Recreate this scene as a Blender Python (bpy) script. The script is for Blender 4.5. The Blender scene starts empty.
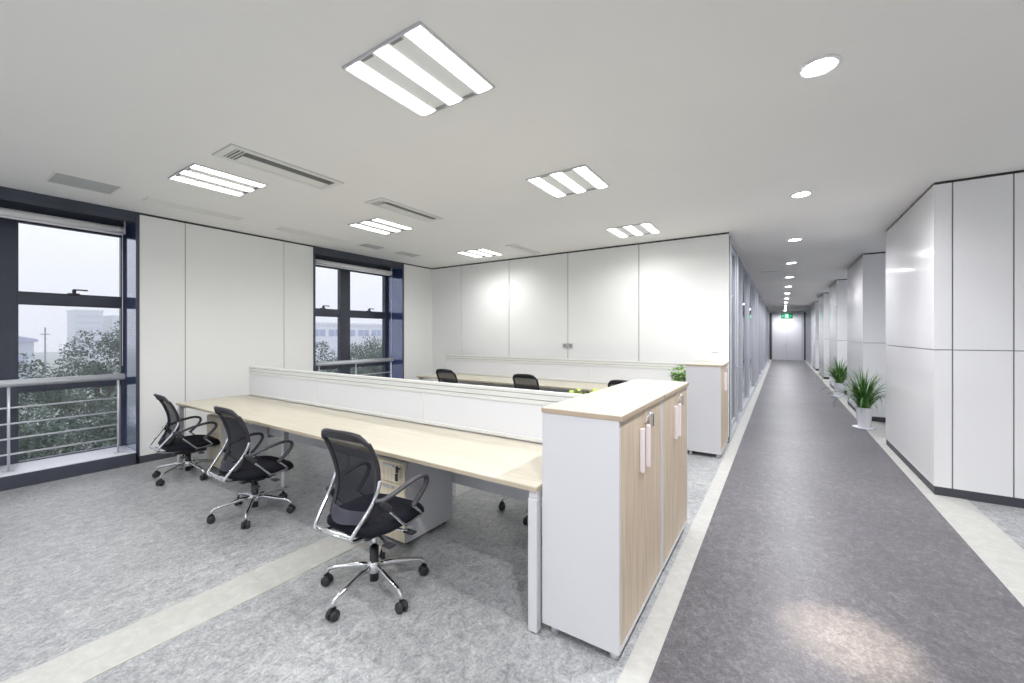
import bpy, bmesh, math, random
from mathutils import Vector, Matrix, noise
random.seed(7)
C = bpy.context.scene.collection
PI = math.pi
R = math.radians
ZC = 2.97            # ceiling height
XL = -6.35           # window wall
YB = 6.50            # back wall of the office
XG = -0.62           # glazed corridor wall
XR = 1.21            # faces of the wall blocks on the right
YE = 30.0            # end of the corridor

# ------------------------------------------------------------------ materials
def srgb(r, g, b):
    f = lambda v: (v/255/12.92) if v/255 <= .04045 else ((v/255+.055)/1.055)**2.4
    return (f(r), f(g), f(b), 1)

def mat(name, col, rough=.5, metal=0, spec=.5, coat=0, emit=None, estr=0, alpha=1):
    m = bpy.data.materials.new(name); m.use_nodes = True
    b = m.node_tree.nodes['Principled BSDF']
    b.inputs['Base Color'].default_value = col
    b.inputs['Roughness'].default_value = rough
    b.inputs['Metallic'].default_value = metal
    b.inputs['Specular IOR Level'].default_value = spec
    b.inputs['Coat Weight'].default_value = coat
    b.inputs['Coat Roughness'].default_value = .08
    b.inputs['Alpha'].default_value = alpha
    if emit:
        b.inputs['Emission Color'].default_value = emit
        b.inputs['Emission Strength'].default_value = estr
    return m

def noise_col(m, stops, scale=(1, 1, 1), nscale=5, detail=6, rough=.6, dist=0, bump=0):
    """colour from noise in object space, through a ramp"""
    nt = m.node_tree; n = nt.nodes; l = nt.links; b = n['Principled BSDF']
    tc = n.new('ShaderNodeTexCoord'); mp = n.new('ShaderNodeMapping'); mp.inputs['Scale'].default_value = scale
    l.new(tc.outputs['Object'], mp.inputs['Vector'])
    nz = n.new('ShaderNodeTexNoise'); nz.inputs['Scale'].default_value = nscale; nz.inputs['Detail'].default_value = detail
    nz.inputs['Roughness'].default_value = rough; nz.inputs['Distortion'].default_value = dist
    l.new(mp.outputs['Vector'], nz.inputs['Vector'])
    rp = n.new('ShaderNodeValToRGB'); cr = rp.color_ramp
    while len(cr.elements) < len(stops): cr.elements.new(.5)
    for e, (p, c) in zip(cr.elements, stops): e.position = p; e.color = c
    l.new(nz.outputs['Fac'], rp.inputs['Fac']); l.new(rp.outputs['Color'], b.inputs['Base Color'])
    if bump:
        bp = n.new('ShaderNodeBump'); bp.inputs['Strength'].default_value = bump; bp.inputs['Distance'].default_value = .002
        l.new(nz.outputs['Fac'], bp.inputs['Height']); l.new(bp.outputs['Normal'], b.inputs['Normal'])
    return m

def floor_mat(name, dark, mid, light, rough):
    m = mat(name, mid, rough, spec=.35); nt = m.node_tree; n = nt.nodes; l = nt.links; b = n['Principled BSDF']
    tc = n.new('ShaderNodeTexCoord')
    def nz(scale, det, r, dist=0, vs=(1, 1, 1)):
        mp = n.new('ShaderNodeMapping'); mp.inputs['Scale'].default_value = vs; l.new(tc.outputs['Object'], mp.inputs['Vector'])
        t = n.new('ShaderNodeTexNoise'); t.inputs['Scale'].default_value = scale; t.inputs['Detail'].default_value = det
        t.inputs['Roughness'].default_value = r; t.inputs['Distortion'].default_value = dist
        l.new(mp.outputs['Vector'], t.inputs['Vector']); return t
    a = nz(20, 9, .72, 1.0, (1, .8, 1)); f = nz(75, 5, .7, .6); g = nz(1.1, 3, .5)
    mx = n.new('ShaderNodeMath'); mx.operation = 'MULTIPLY_ADD'; mx.inputs[1].default_value = .55
    l.new(a.outputs['Fac'], mx.inputs[0])
    m2 = n.new('ShaderNodeMath'); m2.operation = 'MULTIPLY'; m2.inputs[1].default_value = .45; l.new(f.outputs['Fac'], m2.inputs[0])
    l.new(m2.outputs[0], mx.inputs[2])
    m3 = n.new('ShaderNodeMath'); m3.operation = 'MULTIPLY_ADD'; m3.inputs[1].default_value = .16; l.new(g.outputs['Fac'], m3.inputs[0]); l.new(mx.outputs[0], m3.inputs[2])
    rp = n.new('ShaderNodeValToRGB'); e = rp.color_ramp.elements
    e[0].position = .458; e[0].color = dark; e[1].position = .575; e[1].color = mid
    x = e.new(.70); x.color = light
    l.new(m3.outputs[0], rp.inputs['Fac']); l.new(rp.outputs['Color'], b.inputs['Base Color'])
    rr = n.new('ShaderNodeMapRange'); rr.inputs['To Min'].default_value = rough-.08; rr.inputs['To Max'].default_value = rough+.1
    l.new(a.outputs['Fac'], rr.inputs['Value']); l.new(rr.outputs['Result'], b.inputs['Roughness'])
    bp = n.new('ShaderNodeBump'); bp.inputs['Strength'].default_value = .12; bp.inputs['Distance'].default_value = .003
    l.new(f.outputs['Fac'], bp.inputs['Height']); l.new(bp.outputs['Normal'], b.inputs['Normal'])
    return m

def glass_mat(name, tint, ior=1.45, rough=0.0):
    m = bpy.data.materials.new(name); m.use_nodes = True; nt = m.node_tree; n = nt.nodes; l = nt.links
    n.remove(n['Principled BSDF']); out = n['Material Output']
    t = n.new('ShaderNodeBsdfTransparent'); t.inputs['Color'].default_value = tint
    g = n.new('ShaderNodeBsdfGlossy'); g.inputs['Roughness'].default_value = rough; g.inputs['Color'].default_value = (.95, .96, 1, 1)
    fr = n.new('ShaderNodeFresnel'); fr.inputs['IOR'].default_value = ior
    mx = n.new('ShaderNodeMixShader'); l.new(fr.outputs[0], mx.inputs[0]); l.new(t.outputs[0], mx.inputs[1]); l.new(g.outputs[0], mx.inputs[2])
    l.new(mx.outputs[0], out.inputs['Surface']); return m

def wood_mat(name, c0, c1, c2, axis='y', rough=.42):
    m = mat(name, c1, rough, spec=.4)
    sc = {'x': (1.2, 22, 22), 'y': (22, 1.2, 22), 'z': (22, 22, 1.0)}[axis]
    return noise_col(m, [(.32, c0), (.5, c1), (.68, c2)], sc, 2.2, 5, .62, .5)

M = {}
M['ceiling'] = noise_col(mat('ceiling_paint', srgb(243, 242, 239), .9, spec=.2), [(.3, srgb(242, 241, 238)), (.7, srgb(245, 244, 241))], (1, 1, 1), .8, 3)
M['wall'] = noise_col(mat('white_wall_panel', srgb(233, 234, 232), .38, spec=.4), [(.3, srgb(232, 233, 231)), (.7, srgb(236, 237, 235))], (1, 1, 1), .7, 3)
M['seam'] = mat('grey_joint', srgb(120, 121, 122), .7)
M['gap'] = mat('dark_shadow_gap', srgb(62, 62, 62), .8)
M['gloss'] = noise_col(mat('gloss_block_panel', srgb(236, 236, 238), .16, spec=.5, coat=.3), [(.3, srgb(235, 235, 237)), (.7, srgb(239, 239, 241))], (1, 1, 1), .6, 3)
M['skirting'] = mat('dark_skirting', srgb(66, 68, 76), .5)
M['floor'] = floor_mat('office_vinyl', srgb(122, 125, 127), srgb(158, 160, 162), srgb(192, 193, 193), .36)
M['corridor_floor'] = floor_mat('corridor_vinyl', srgb(76, 74, 78), srgb(95, 93, 98), srgb(126, 124, 128), .38)
M['strip'] = noise_col(mat('pale_floor_strip', srgb(184, 184, 180), .45, spec=.35), [(.35, srgb(178, 178, 174)), (.52, srgb(185, 185, 181)), (.7, srgb(194, 194, 190))], (1, 1, 1), 14, 7, .7, .6)
M['navy'] = noise_col(mat('navy_window_metal', srgb(70, 74, 86), .38, .2), [(.3, srgb(66, 70, 82)), (.7, srgb(74, 78, 90))], (1, 1, 1), 3, 2)
M['jamb'] = mat('blue_jamb_metal', srgb(70, 88, 136), .14, .25, spec=.6, coat=1)
M['jamb'].node_tree.nodes['Principled BSDF'].inputs['Coat IOR'].default_value = 1.8
M['sill'] = mat('pale_sill', srgb(228, 230, 236), .35)
M['blind'] = mat('white_roller_fabric', srgb(236, 236, 238), .6)
M['glass'] = glass_mat('window_glass', (.98, .985, 1, 1), 1.06)
M['office_glass'] = glass_mat('corridor_glass', (.83, .85, .88, 1), 1.5)
M['steel'] = mat('brushed_steel', srgb(206, 209, 214), .35, .35)
M['chrome'] = mat('chrome', srgb(225, 226, 228), .12, 1)
M['alu'] = mat('silver_aluminium', srgb(206, 208, 214), .35, .55)
M['alu_white'] = mat('white_aluminium_rail', srgb(226, 227, 224), .4, .1)
M['groove'] = mat('grey_rail_groove', srgb(140, 141, 138), .6)
M['white'] = noise_col(mat('white_laminate', srgb(208, 208, 211), .4), [(.3, srgb(207, 207, 210)), (.7, srgb(210, 210, 213))], (1, 1, 1), .9, 2)
M['screen'] = mat('pale_screen_panel', srgb(224, 225, 229), .5)
M['birch'] = wood_mat('birch_top', srgb(190, 183, 166), srgb(197, 191, 175), srgb(203, 198, 184), 'x')
M['birch_y'] = wood_mat('birch_cabinet_top', srgb(180, 174, 161), srgb(187, 181, 169), srgb(193, 187, 176), 'y')
M['edge'] = mat('tan_wood_edge', srgb(176, 160, 138), .5)
M['desk_edge'] = mat('pale_wood_edge', srgb(186, 175, 153), .5)
M['oak'] = wood_mat('oak_door', srgb(186, 165, 142), srgb(202, 184, 161), srgb(214, 198, 177), 'z')
M['cream'] = wood_mat('cream_drawer_front', srgb(218, 205, 178), srgb(228, 217, 193), srgb(233, 224, 203), 'z')
M['handle'] = mat('pale_handle', srgb(240, 232, 234), .3)
M['black'] = mat('black_plastic', srgb(42, 42, 46), .42)
M['charcoal'] = mat('charcoal_plastic', srgb(64, 64, 70), .45)
M['lumbar'] = mat('slate_plastic', srgb(74, 74, 88), .4)
M['fabric'] = noise_col(mat('black_seat_fabric', srgb(26, 27, 34), .85, spec=.2), [(.3, srgb(22, 23, 29)), (.7, srgb(34, 35, 44))], (1, 1, 1), 130, 3, .6, 0, .3)
M['mesh'] = mat('black_back_mesh', srgb(25, 27, 36), .75, spec=.2, alpha=.83)
M['tube'] = mat('light_tube', (1, 1, 1, 1), .5, emit=(1, .992, .98, 1), estr=2.8)
M['reflector'] = mat('grey_reflector', srgb(238, 239, 237), .4)
M['lamp'] = mat('downlight_lens', (1, 1, 1, 1), .5, emit=(.97, .97, 1, 1), estr=40)
M['lampring'] = mat('white_ring', srgb(235, 235, 235), .4)
M['vent'] = mat('white_vent', srgb(232, 232, 228), .5)
M['ventgrey'] = mat('grey_vent_mesh', srgb(190, 193, 192), .6)
M['ventline'] = mat('vent_outline', srgb(184, 184, 180), .6)
M['ventdark'] = mat('vent_slot_shade', srgb(66, 66, 64), .8)  # dark colour standing in for the shade inside the slot
M['leaf'] = noise_col(mat('grass_leaf', srgb(66, 110, 46), .5), [(.3, srgb(44, 86, 36)), (.55, srgb(78, 124, 52)), (.75, srgb(140, 168, 92))], (1, 1, 1), 9, 3)
M['leaf2'] = noise_col(mat('bright_leaf', srgb(92, 150, 50), .45), [(.3, srgb(70, 128, 40)), (.7, srgb(128, 178, 66))], (1, 1, 1), 11, 3)
M['leaf3'] = noise_col(mat('lime_leaf', srgb(160, 184, 60), .45), [(.3, srgb(134, 164, 48)), (.7, srgb(186, 200, 84))], (1, 1, 1), 11, 3)
M['pot'] = mat('white_glazed_pot', srgb(232, 233, 238), .25)
M['soil'] = mat('dark_soil', srgb(60, 48, 38), .95)
M['tree'] = noise_col(mat('tree_leaf', srgb(100, 118, 104), .6), [(.3, srgb(70, 86, 78)), (.55, srgb(106, 124, 110)), (.75, srgb(160, 174, 160))], (1, 1, 1), 1.6, 5)
M['bark'] = noise_col(mat('bark', srgb(84, 74, 64), .9), [(.3, srgb(64, 56, 48)), (.7, srgb(100, 90, 78))], (6, 6, 1), 4, 4)
M['ground'] = noise_col(mat('outdoor_ground', srgb(140, 148, 138), .9), [(.35, srgb(104, 118, 100)), (.6, srgb(150, 156, 146)), (.75, srgb(190, 192, 190))], (1, 1, 1), .12, 4)
M['road'] = mat('pale_road', srgb(206, 208, 212), .8)
M['bldwhite'] = noise_col(mat('pale_facade', srgb(222, 226, 236), .7), [(.3, srgb(216, 220, 230)), (.7, srgb(228, 231, 240))], (1, 1, 1), .2, 3)
M['bldblue'] = mat('blue_window_band', srgb(140, 152, 190), .3)
M['bldgrey'] = mat('blue_grey_facade', srgb(172, 182, 200), .7)
M['pole'] = mat('grey_pole', srgb(120, 126, 136), .6)
M['signgreen'] = mat('green_sign', srgb(10, 96, 62), .4, emit=srgb(10, 120, 76), estr=.35)
M['signlit'] = mat('lit_green_sign', srgb(60, 220, 150), .4, emit=srgb(70, 235, 165), estr=.35)
M['signwhite'] = mat('lit_white_mark', (1, 1, 1, 1), .4, emit=(.85, 1, .93, 1), estr=.5)
M['dooredge'] = mat('door_panel', srgb(226, 227, 234), .4)

# ------------------------------------------------------------------ geometry helpers
class MB:
    def __init__(self): self.bm = bmesh.new(); self.mats = []
    def mi(self, m):
        m = M[m] if isinstance(m, str) else m
        if m not in self.mats: self.mats.append(m)
        return self.mats.index(m)
    def _faces(self, verts, m):
        i = self.mi(m)
        fs = set(f for v in verts for f in v.link_faces)
        for f in fs: f.material_index = i
        return fs
    def box(self, x0, x1, y0, y1, z0, z1, m, bev=0, mtx=None):
        r = bmesh.ops.create_cube(self.bm, size=1); vs = r['verts']
        for v in vs: v.co = Vector(((x0+x1)/2+v.co.x*(x1-x0), (y0+y1)/2+v.co.y*(y1-y0), (z0+z1)/2+v.co.z*(z1-z0)))
        if mtx: bmesh.ops.transform(self.bm, matrix=mtx, verts=vs)
        self._faces(vs, m)
        if bev:
            es = list(set(e for v in vs for e in v.link_edges))
            bmesh.ops.bevel(self.bm, geom=es, offset=bev, segments=2, profile=.5, affect='EDGES')
        return self
    def cyl(self, p, r0, r1, z0, z1, m, seg=24, cap=True):
        r = bmesh.ops.create_cone(self.bm, cap_ends=cap, segments=seg, radius1=r0, radius2=r1, depth=z1-z0,
                                  matrix=Matrix.Translation((p[0], p[1], (z0+z1)/2)))
        for f in self._faces(r['verts'], m): f.smooth = len(f.verts) == 4
        return self
    def lathe(self, prof, m, seg=28, c=(0, 0)):
        rings = []
        for (r, z) in prof:
            rings.append([self.bm.verts.new((c[0]+r*math.cos(2*PI*k/seg), c[1]+r*math.sin(2*PI*k/seg), z)) for k in range(seg)])
        i = self.mi(m)
        for a, b in zip(rings, rings[1:]):
            for k in range(seg):
                f = self.bm.faces.new((a[k], a[(k+1) % seg], b[(k+1) % seg], b[k])); f.material_index = i; f.smooth = True
        for ring, rev in ((rings[0], True), (rings[-1], False)):
            f = self.bm.faces.new(ring[::-1] if rev else ring); f.material_index = i
        return self
    def tube(self, pts, r, m, seg=10, smooth_path=0, flat=1.0):
        P = [Vector(p) for p in pts]
        for _ in range(smooth_path):
            q = [P[0]]
            for a, b in zip(P, P[1:]): q += [a*.75+b*.25, a*.25+b*.75]
            P = q+[P[-1]]
        n = len(P); T = []
        for k in range(n):
            t = (P[min(k+1, n-1)]-P[max(k-1, 0)]).normalized(); T.append(t)
        up = Vector((0, 0, 1)) if abs(T[0].z) < .9 else Vector((1, 0, 0))
        N = (up-T[0]*up.dot(T[0])).normalized(); i = self.mi(m); rings = []
        for k in range(n):
            N = (N-T[k]*N.dot(T[k])).normalized(); B = T[k].cross(N)
            rr = r[k] if isinstance(r, (list, tuple)) else r
            rings.append([self.bm.verts.new(P[k]+(N*math.cos(2*PI*j/seg)*flat+B*math.sin(2*PI*j/seg))*rr) for j in range(seg)])
        for a, b in zip(rings, rings[1:]):
            for j in range(seg):
                f = self.bm.faces.new((a[j], a[(j+1) % seg], b[(j+1) % seg], b[j])); f.material_index = i; f.smooth = True
        f = self.bm.faces.new(rings[0][::-1]); f.material_index = i
        f = self.bm.faces.new(rings[-1]); f.material_index = i
        return self
    def quad(self, pts, m, smooth=False):
        f = self.bm.faces.new([self.bm.verts.new(p) for p in pts]); f.material_index = self.mi(m); f.smooth = smooth
        return self
    def prism(self, poly, axis, a, b, m):
        """polygon of 2-D points extruded from a to b along axis"""
        def P(u, v, w): return {'x': (w, u, v), 'y': (u, w, v), 'z': (u, v, w)}[axis]
        A = [self.bm.verts.new(P(u, v, a)) for u, v in poly]; B = [self.bm.verts.new(P(u, v, b)) for u, v in poly]
        i = self.mi(m); fs = [self.bm.faces.new(A), self.bm.faces.new(B[::-1])]
        for k in range(len(poly)):
            fs.append(self.bm.faces.new((A[k], B[k], B[(k+1) % len(poly)], A[(k+1) % len(poly)])))
        for f in fs: f.material_index = i
        bmesh.ops.recalc_face_normals(self.bm, faces=fs)
        return self
    def mesh(self, name):
        bmesh.ops.recalc_face_normals(self.bm, faces=self.bm.faces) if len(self.bm.faces) < 3000 else None
        me = bpy.data.meshes.new(name); self.bm.to_mesh(me); self.bm.free()
        for m in self.mats: me.materials.append(m)
        return me
    def build(self, name, parent=None, loc=None):
        return put(name, self.mesh(name), parent, loc)

def put(name, me, parent=None, loc=None, rotz=0):
    o = bpy.data.objects.new(name, me); C.objects.link(o)
    if parent: o.parent = parent
    if loc: o.location = loc
    if rotz: o.rotation_euler.z = rotz
    return o

def tag(o, label, cat, group=None, kind=None):
    o['label'] = label; o['category'] = cat
    if group: o['group'] = group
    if kind: o['kind'] = kind
    return o

def thing(name, label, cat, loc=(0, 0, 0), rotz=0, group=None):
    o = bpy.data.objects.new(name, None); C.objects.link(o)
    o.location = loc; o.rotation_euler.z = rotz; o.empty_display_size = .1
    return tag(o, label, cat, group)

def struct(name, mb, label=None, cat=None, parent=None):
    o = mb.build(name, parent)
    if not parent:
        o['kind'] = 'structure'
        if label: o['label'] = label; o['category'] = cat
    return o

def copy_thing(o, loc, rotz, label):
    c = o.copy(); C.objects.link(c); c.location = loc; c.rotation_euler.z = rotz; c['label'] = label
    for ch in o.children:
        d = ch.copy(); C.objects.link(d); d.parent = c
        for g in ch.children:
            e = g.copy(); C.objects.link(e); e.parent = d
    return c

# ------------------------------------------------------------------ setting: floor, ceiling, walls
YF, XF = -3.6, 5.0                                     # the office behind the camera
struct('floor', MB().box(-7.0, XF, YF, YE+.2, -.12, 0, 'floor'), 'speckled pale grey vinyl office floor', 'floor')
struct('floor_corridor', MB().box(-.485, 1.13, YF, YE, 0, .002, 'corridor_floor'), 'darker grey vinyl floor of the corridor between pale strips', 'floor')
struct('trim_1', MB().box(-.60, -.485, YF, YE, 0, .003, 'strip'), 'pale floor strip along the left edge of the corridor', 'floor strip')
struct('trim_2', MB().box(1.13, 1.43, YF, YE, 0, .003, 'strip'), 'pale floor strip along the right edge of the corridor', 'floor strip')
struct('trim_3', MB().box(-2.85, -2.55, YF, YB, 0, .003, 'strip'), 'pale floor strip running under the nearest chair', 'floor strip')
struct('ceiling', MB().box(-7.0, XF, YF, YE+.2, ZC, ZC+.2, 'ceiling'), 'flat white ceiling over office and corridor', 'ceiling')

def panel_wall(mb, axis, face, out, edges, z0, z1, m, joint=.008, thick=.18, hj=None):
    """panels between the edges, grey joints between; face is the visible plane and out the sign pointing into the room"""
    back = face-out*thick; inner = face-out*.012
    a, b = min(edges), max(edges); es = sorted(edges)
    lo, hi = sorted((back, inner))
    def bx(u0, u1, w0, w1, zz0, zz1, mm):
        if axis == 'x': mb.box(w0, w1, u0, u1, zz0, zz1, mm)
        else: mb.box(u0, u1, w0, w1, zz0, zz1, mm)
    bx(a, b, lo, hi, z0, z1, 'seam')
    zs = [z0]+([hj] if hj else [])+[z1]
    w0, w1 = sorted((inner, face))
    for u0, u1 in zip(es, es[1:]):
        for q0, q1 in zip(zs, zs[1:]):
            bx(u0+(joint/2 if u0 != a else 0), u1-(joint/2 if u1 != b else 0), w0, w1, q0+(joint/2 if q0 != z0 else 0), q1-(joint/2 if q1 != z1 else 0), mm := m)
    return mb
ZT = ZC-.025
# window wall on the left
wl = MB()
panel_wall(wl, 'x', XL, 1, [1.62, 2.08, 3.32, 3.80], 0, ZT, 'wall', thick=.5)
panel_wall(wl, 'x', XL, 1, [5.68, YB], 0, ZT, 'wall', thick=.5)
panel_wall(wl, 'x', XL, 1, [YF, -2.6, -1.5], 0, ZT, 'wall', thick=.5)
struct('wall_left', wl, 'white panelled window wall', 'wall')
wb = panel_wall(MB(), 'y', YB, -1, [XL, -5.53, -4.34, -3.11, -1.88, XG], 0, ZT, 'wall', joint=.012)
struct('wall_back', wb, 'white panelled back wall of the office', 'wall')
fw = MB().box(-7, XF, YF-.15, YF, 0, .35, 'wall').box(-7, XF, YF-.15, YF, 2.72, ZC, 'wall').box(-7, -6.0, YF-.15, YF, .35, 2.72, 'wall').box(4.6, XF, YF-.15, YF, .35, 2.72, 'wall')
struct('wall_front', fw)
fo = MB().box(-6.0, 4.6, YF-.1, YF-.04, .35, .41, 'navy').box(-6.0, 4.6, YF-.1, YF-.04, 2.66, 2.72, 'navy')
for q in range(8): fo.box(-6.0+q*1.505, -5.935+q*1.505, YF-.1, YF-.04, .41, 2.66, 'navy')
fo = struct('window_20', fo, 'wide unseen window wall added behind the camera for daylight', 'window')  # unseen window, added so daylight from behind lifts the ceiling
for q in range(7): MB().box(-5.935+q*1.505, -4.495+q*1.505, YF-.075, YF-.067, .41, 2.66, 'glass').build('window_pane', fo)
struct('wall_right_office', MB().box(XF, XF+.15, YF, YB, 0, ZC, 'wall'))
# dark joints where the walls meet the ceiling, dark skirting
g = MB()
g.box(XL-.05, XL-.004, 1.62, 3.80, ZT, ZC, 'gap').box(XL-.05, XL-.004, 5.68, YB, ZT, ZC, 'gap').box(XL-.05, XL-.004, YF, -1.5, ZT, ZC, 'gap')
g.box(XL, XG, YB+.004, YB+.05, ZT, ZC, 'gap')
struct('trim_4', g, 'dark joint between office walls and ceiling', 'trim')
struct('baseboard_left', MB().box(XL, XL+.012, 1.62, 3.80, 0, .085, 'skirting').box(XL, XL+.012, 5.68, YB, 0, .085, 'skirting').box(XL, XL+.012, YF, -1.5, 0, .085, 'skirting'), 'dark skirting along the window wall', 'baseboard')
struct('baseboard_back', MB().box(XL+.012, XG, YB-.012, YB, 0, .085, 'skirting'), 'dark skirting along the back wall', 'baseboard')

# ------------------------------------------------------------------ windows
XW = -6.87
def window(n, y0, y1, bars, label):
    """bars: list of (y0, y1) upright members between y0 and y1"""
    f = MB(); d0, d1 = XW-.05, XW+.04
    w = struct('window_%d' % n, f.box(d0, d1, y0, y1, 2.74, ZC, 'navy').box(d0, d1, y0, y1, 1.86, 1.98, 'navy').box(d0, d1, y0, y1, 0, .15, 'navy').box(d0, d1, y0, y1, .91, .985, 'navy'), label, 'window')
    fr = MB()
    for a, b in bars:
        fr.box(d0, d1+.012, a, b, .12, 2.80, 'navy', .004)
    # beads round every pane
    gaps = [(bars[k][1], bars[k+1][0]) for k in range(len(bars)-1)]
    for a, b in gaps:
        for z0, z1 in ((.15, .91), (.985, 1.86), (1.98, 2.74)):
            fr.box(XW-.02, XW+.052, a, a+.010, z0, z1, 'navy').box(XW-.02, XW+.052, b-.010, b, z0, z1, 'navy')
            fr.box(XW-.02, XW+.052, a+.010, b-.010, z0, z0+.010, 'navy').box(XW-.02, XW+.052, a+.010, b-.010, z1-.010, z1, 'navy')
    fr.build('window_frame', w)
    for a, b in gaps:
        for z0, z1 in ((.15, .91), (.985, 1.86), (1.98, 2.74)):
            MB().box(XW-.004, XW+.004, a+.005, b-.005, z0+.005, z1-.005, 'glass').build('window_pane', w)
    h = MB()
    h.box(XW+.04, XL-.004, y0, y1, 2.865, ZC, 'navy').box(XL-.03, XL, y0, y1, 2.845, 2.875, 'navy', .004).box(XL-.03, XL, y0, y1, 2.875, 2.948, 'navy').box(XL-.05, XL-.006, y0, y1, 2.948, ZC, 'gap')
    h.build('window_header', w)
    j = MB()
    for yy, sg in ((y0, 1), (y1, -1)):
        a, b = sorted((yy, yy+sg*.012))
        j.box(XW+.04, XL+.006, a, b, .15, 2.865, 'jamb')
        a, b = sorted((yy-sg*.012, yy+sg*.02))
        j.box(XL, XL+.012, a, b, 0, ZT, 'navy')
    j.build('window_jamb', w)
    MB().box(XL-.02, XL+.012, y0, y1, 0, .135, 'navy', .004).build('window_plinth', w)
    MB().box(XW+.03, XL+.012, y0+.012, y1-.012, .135, .15, 'sill', .003).build('window_sill', w)
    for a, b in gaps:
        for z in (1.98, .985):
            m_ = (a+b)/2; k = MB()
            if z > 1:
                k.box(XW+.05, XW+.075, m_-.05, m_+.05, z, z+.02, 'charcoal', .004).box(XW+.06, XW+.10, m_-.015, m_+.015, z+.015, z+.06, 'charcoal', .004).box(XW+.085, XW+.10, m_-.01, m_+.11, z+.05, z+.066, 'charcoal', .004)
            else:
                k.box(XW+.05, XW+.075, m_-.07, m_+.07, z, z+.014, 'charcoal', .004).box(XW+.05, XW+.08, m_-.015, m_+.015, z+.012, z+.05, 'charcoal', .005)
            k.build('window_handle', w)
    return w
window(1, -1.5, 1.62, [(-1.5, -1.38), (-.55, -.36), (.52, .755), (1.59, 1.62)], 'large dark framed window at the left edge')
window(2, 3.80, 5.68, [(3.80, 3.88), (4.60, 4.79), (5.625, 5.68)], 'dark framed four pane window beyond the desks')

def blind(y0, y1, label, cordy=None):
    t = thing('roller_blind', label, 'blind', (-6.5, (y0+y1)/2, 2.71), 0, 'rolled up window blinds')
    h = (y1-y0)/2
    MB().tube([(0, -h, .042), (0, h, .042)], .040, 'blind', 18).build('fabric_roll', t)
    for a in (-h-.012, h): MB().box(-.02, .02, a, a+.012, 0, .155, 'alu', .003).build('bracket', t)
    MB().box(-.03, -.02, -h, h, -.012, .03, 'blind', .003).build('bottom_bar', t)
    k = MB(); k.tube([(.035, h-.02, .03), (.036, h-.02, -.5), (.034, h-.02, -1.55)], .0035, 'blind', 6); k.build('pull_cord', t)
blind(-1.45, 1.53, 'rolled white blind above the large left window')
blind(3.86, 5.50, 'rolled white blind above the smaller four pane window')

def railing(y0, y1, posts, label):
    t = thing('guard_rail', label, 'railing', (-6.45, y0, .15), 0, 'window guard rails')
    L = y1-y0
    k = MB(); k.tube([(0, 0, .885), (0, L, .885)], .045, 'steel', 18, flat=.8); k.build('handrail', t)
    for z in (.64, .48, .33, .175):
        k = MB(); k.tube([(0, 0, z), (0, L-.05, z)], .0095, 'steel', 10); k.build('crossbar', t)
    for p in posts:
        k = MB(); k.tube([(0, p-y0, .005), (0, p-y0, .85)], .011, 'steel', 10); k.box(-.03, .03, p-y0-.035, p-y0+.035, 0, .008, 'steel', .002); k.build('post', t)
railing(-1.45, 1.52, [-1.2, -.27, .66, 1.47], 'stainless guard rail across the large left window')
railing(3.87, 5.50, [3.95, 4.66, 5.46], 'stainless guard rail across the smaller four pane window')

# ------------------------------------------------------------------ corridor: glazed wall on the left
gl = MB()
bay = 6.7
gl.box(XG-.10, XG, YB+.185, YE, ZT-.045, ZT, 'alu').box(XG-.10, XG, YB+.185, YE, 0, .07, 'alu')
gl.box(XG-.09, XG-.012, YB, YE, ZT, ZC, 'gap')
k = 0
yb = YB
while yb < YE-.5:
    for a, b in ((.185, .20), (.28, .36), (1.28, 1.50), (2.35, 2.40), (4.38, 4.43)):
        if yb+b < YE: gl.box(XG-.10, XG+.004, yb+a, yb+b, .07, ZT-.045, 'alu', .003)
    if yb+.28 < YE: gl.box(XG-.10, XG, yb+.19, yb+.28, .07, ZT-.045, 'wall')
    yb += bay
struct('wall_corridor_left', gl, 'silver framed glass wall along the left of the corridor', 'glass wall')
wn = 3; dn = 1; yb = YB
while yb < YE-.5:
    d = MB()
    if yb+1.3 < YE:
        d.box(XG-.06, XG-.02, yb+.36, yb+.42, .075, 2.88, 'alu', .003).box(XG-.06, XG-.02, yb+1.22, yb+1.28, .075, 2.88, 'alu', .003).box(XG-.06, XG-.02, yb+.42, yb+1.22, .075, .16, 'alu', .003).box(XG-.06, XG-.02, yb+.42, yb+1.22, 2.81, 2.88, 'alu', .003)
        o = struct('door_%d' % dn, d, ['nearest', 'second', 'third', 'farthest'][dn-1]+' silver framed glass door in the corridor glass wall', 'door'); dn += 1
        MB().box(XG-.045, XG-.035, yb+.42, yb+1.22, .16, 2.81, 'office_glass').build('door_pane', o)
        h = MB(); h.tube([(XG-.02, yb+1.25, .98), (XG+.04, yb+1.25, .98), (XG+.045, yb+1.10, .98)], .011, 'steel', 10); h.box(XG-.02, XG-.008, yb+1.23, yb+1.27, .88, 1.05, 'steel', .003)
        h.build('door_handle', o)
    for a, b in ((1.50, 2.35), (2.40, 4.38), (4.43, 6.70)):
        if yb+a < YE-.1:
            struct('window_%d' % wn, MB().box(XG-.055, XG-.045, yb+a, min(yb+b, YE), .07, ZT-.045, 'office_glass'), 'glass pane %d of the corridor glass wall counted from the office' % (wn-2), 'glass pane'); wn += 1
    yb += bay
# rooms behind the glass
rb = MB()
rb.box(-4.2, -4.05, YB+.18, YE, 0, ZC, 'wall')
for y in (YB+bay, YB+2*bay, YB+3*bay): rb.box(-4.05, XG-.11, y-.06, y+.06, 0, ZC, 'wall')
struct('wall_meeting_rooms', rb, 'pale walls of the rooms behind the corridor glass', 'wall')

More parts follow.
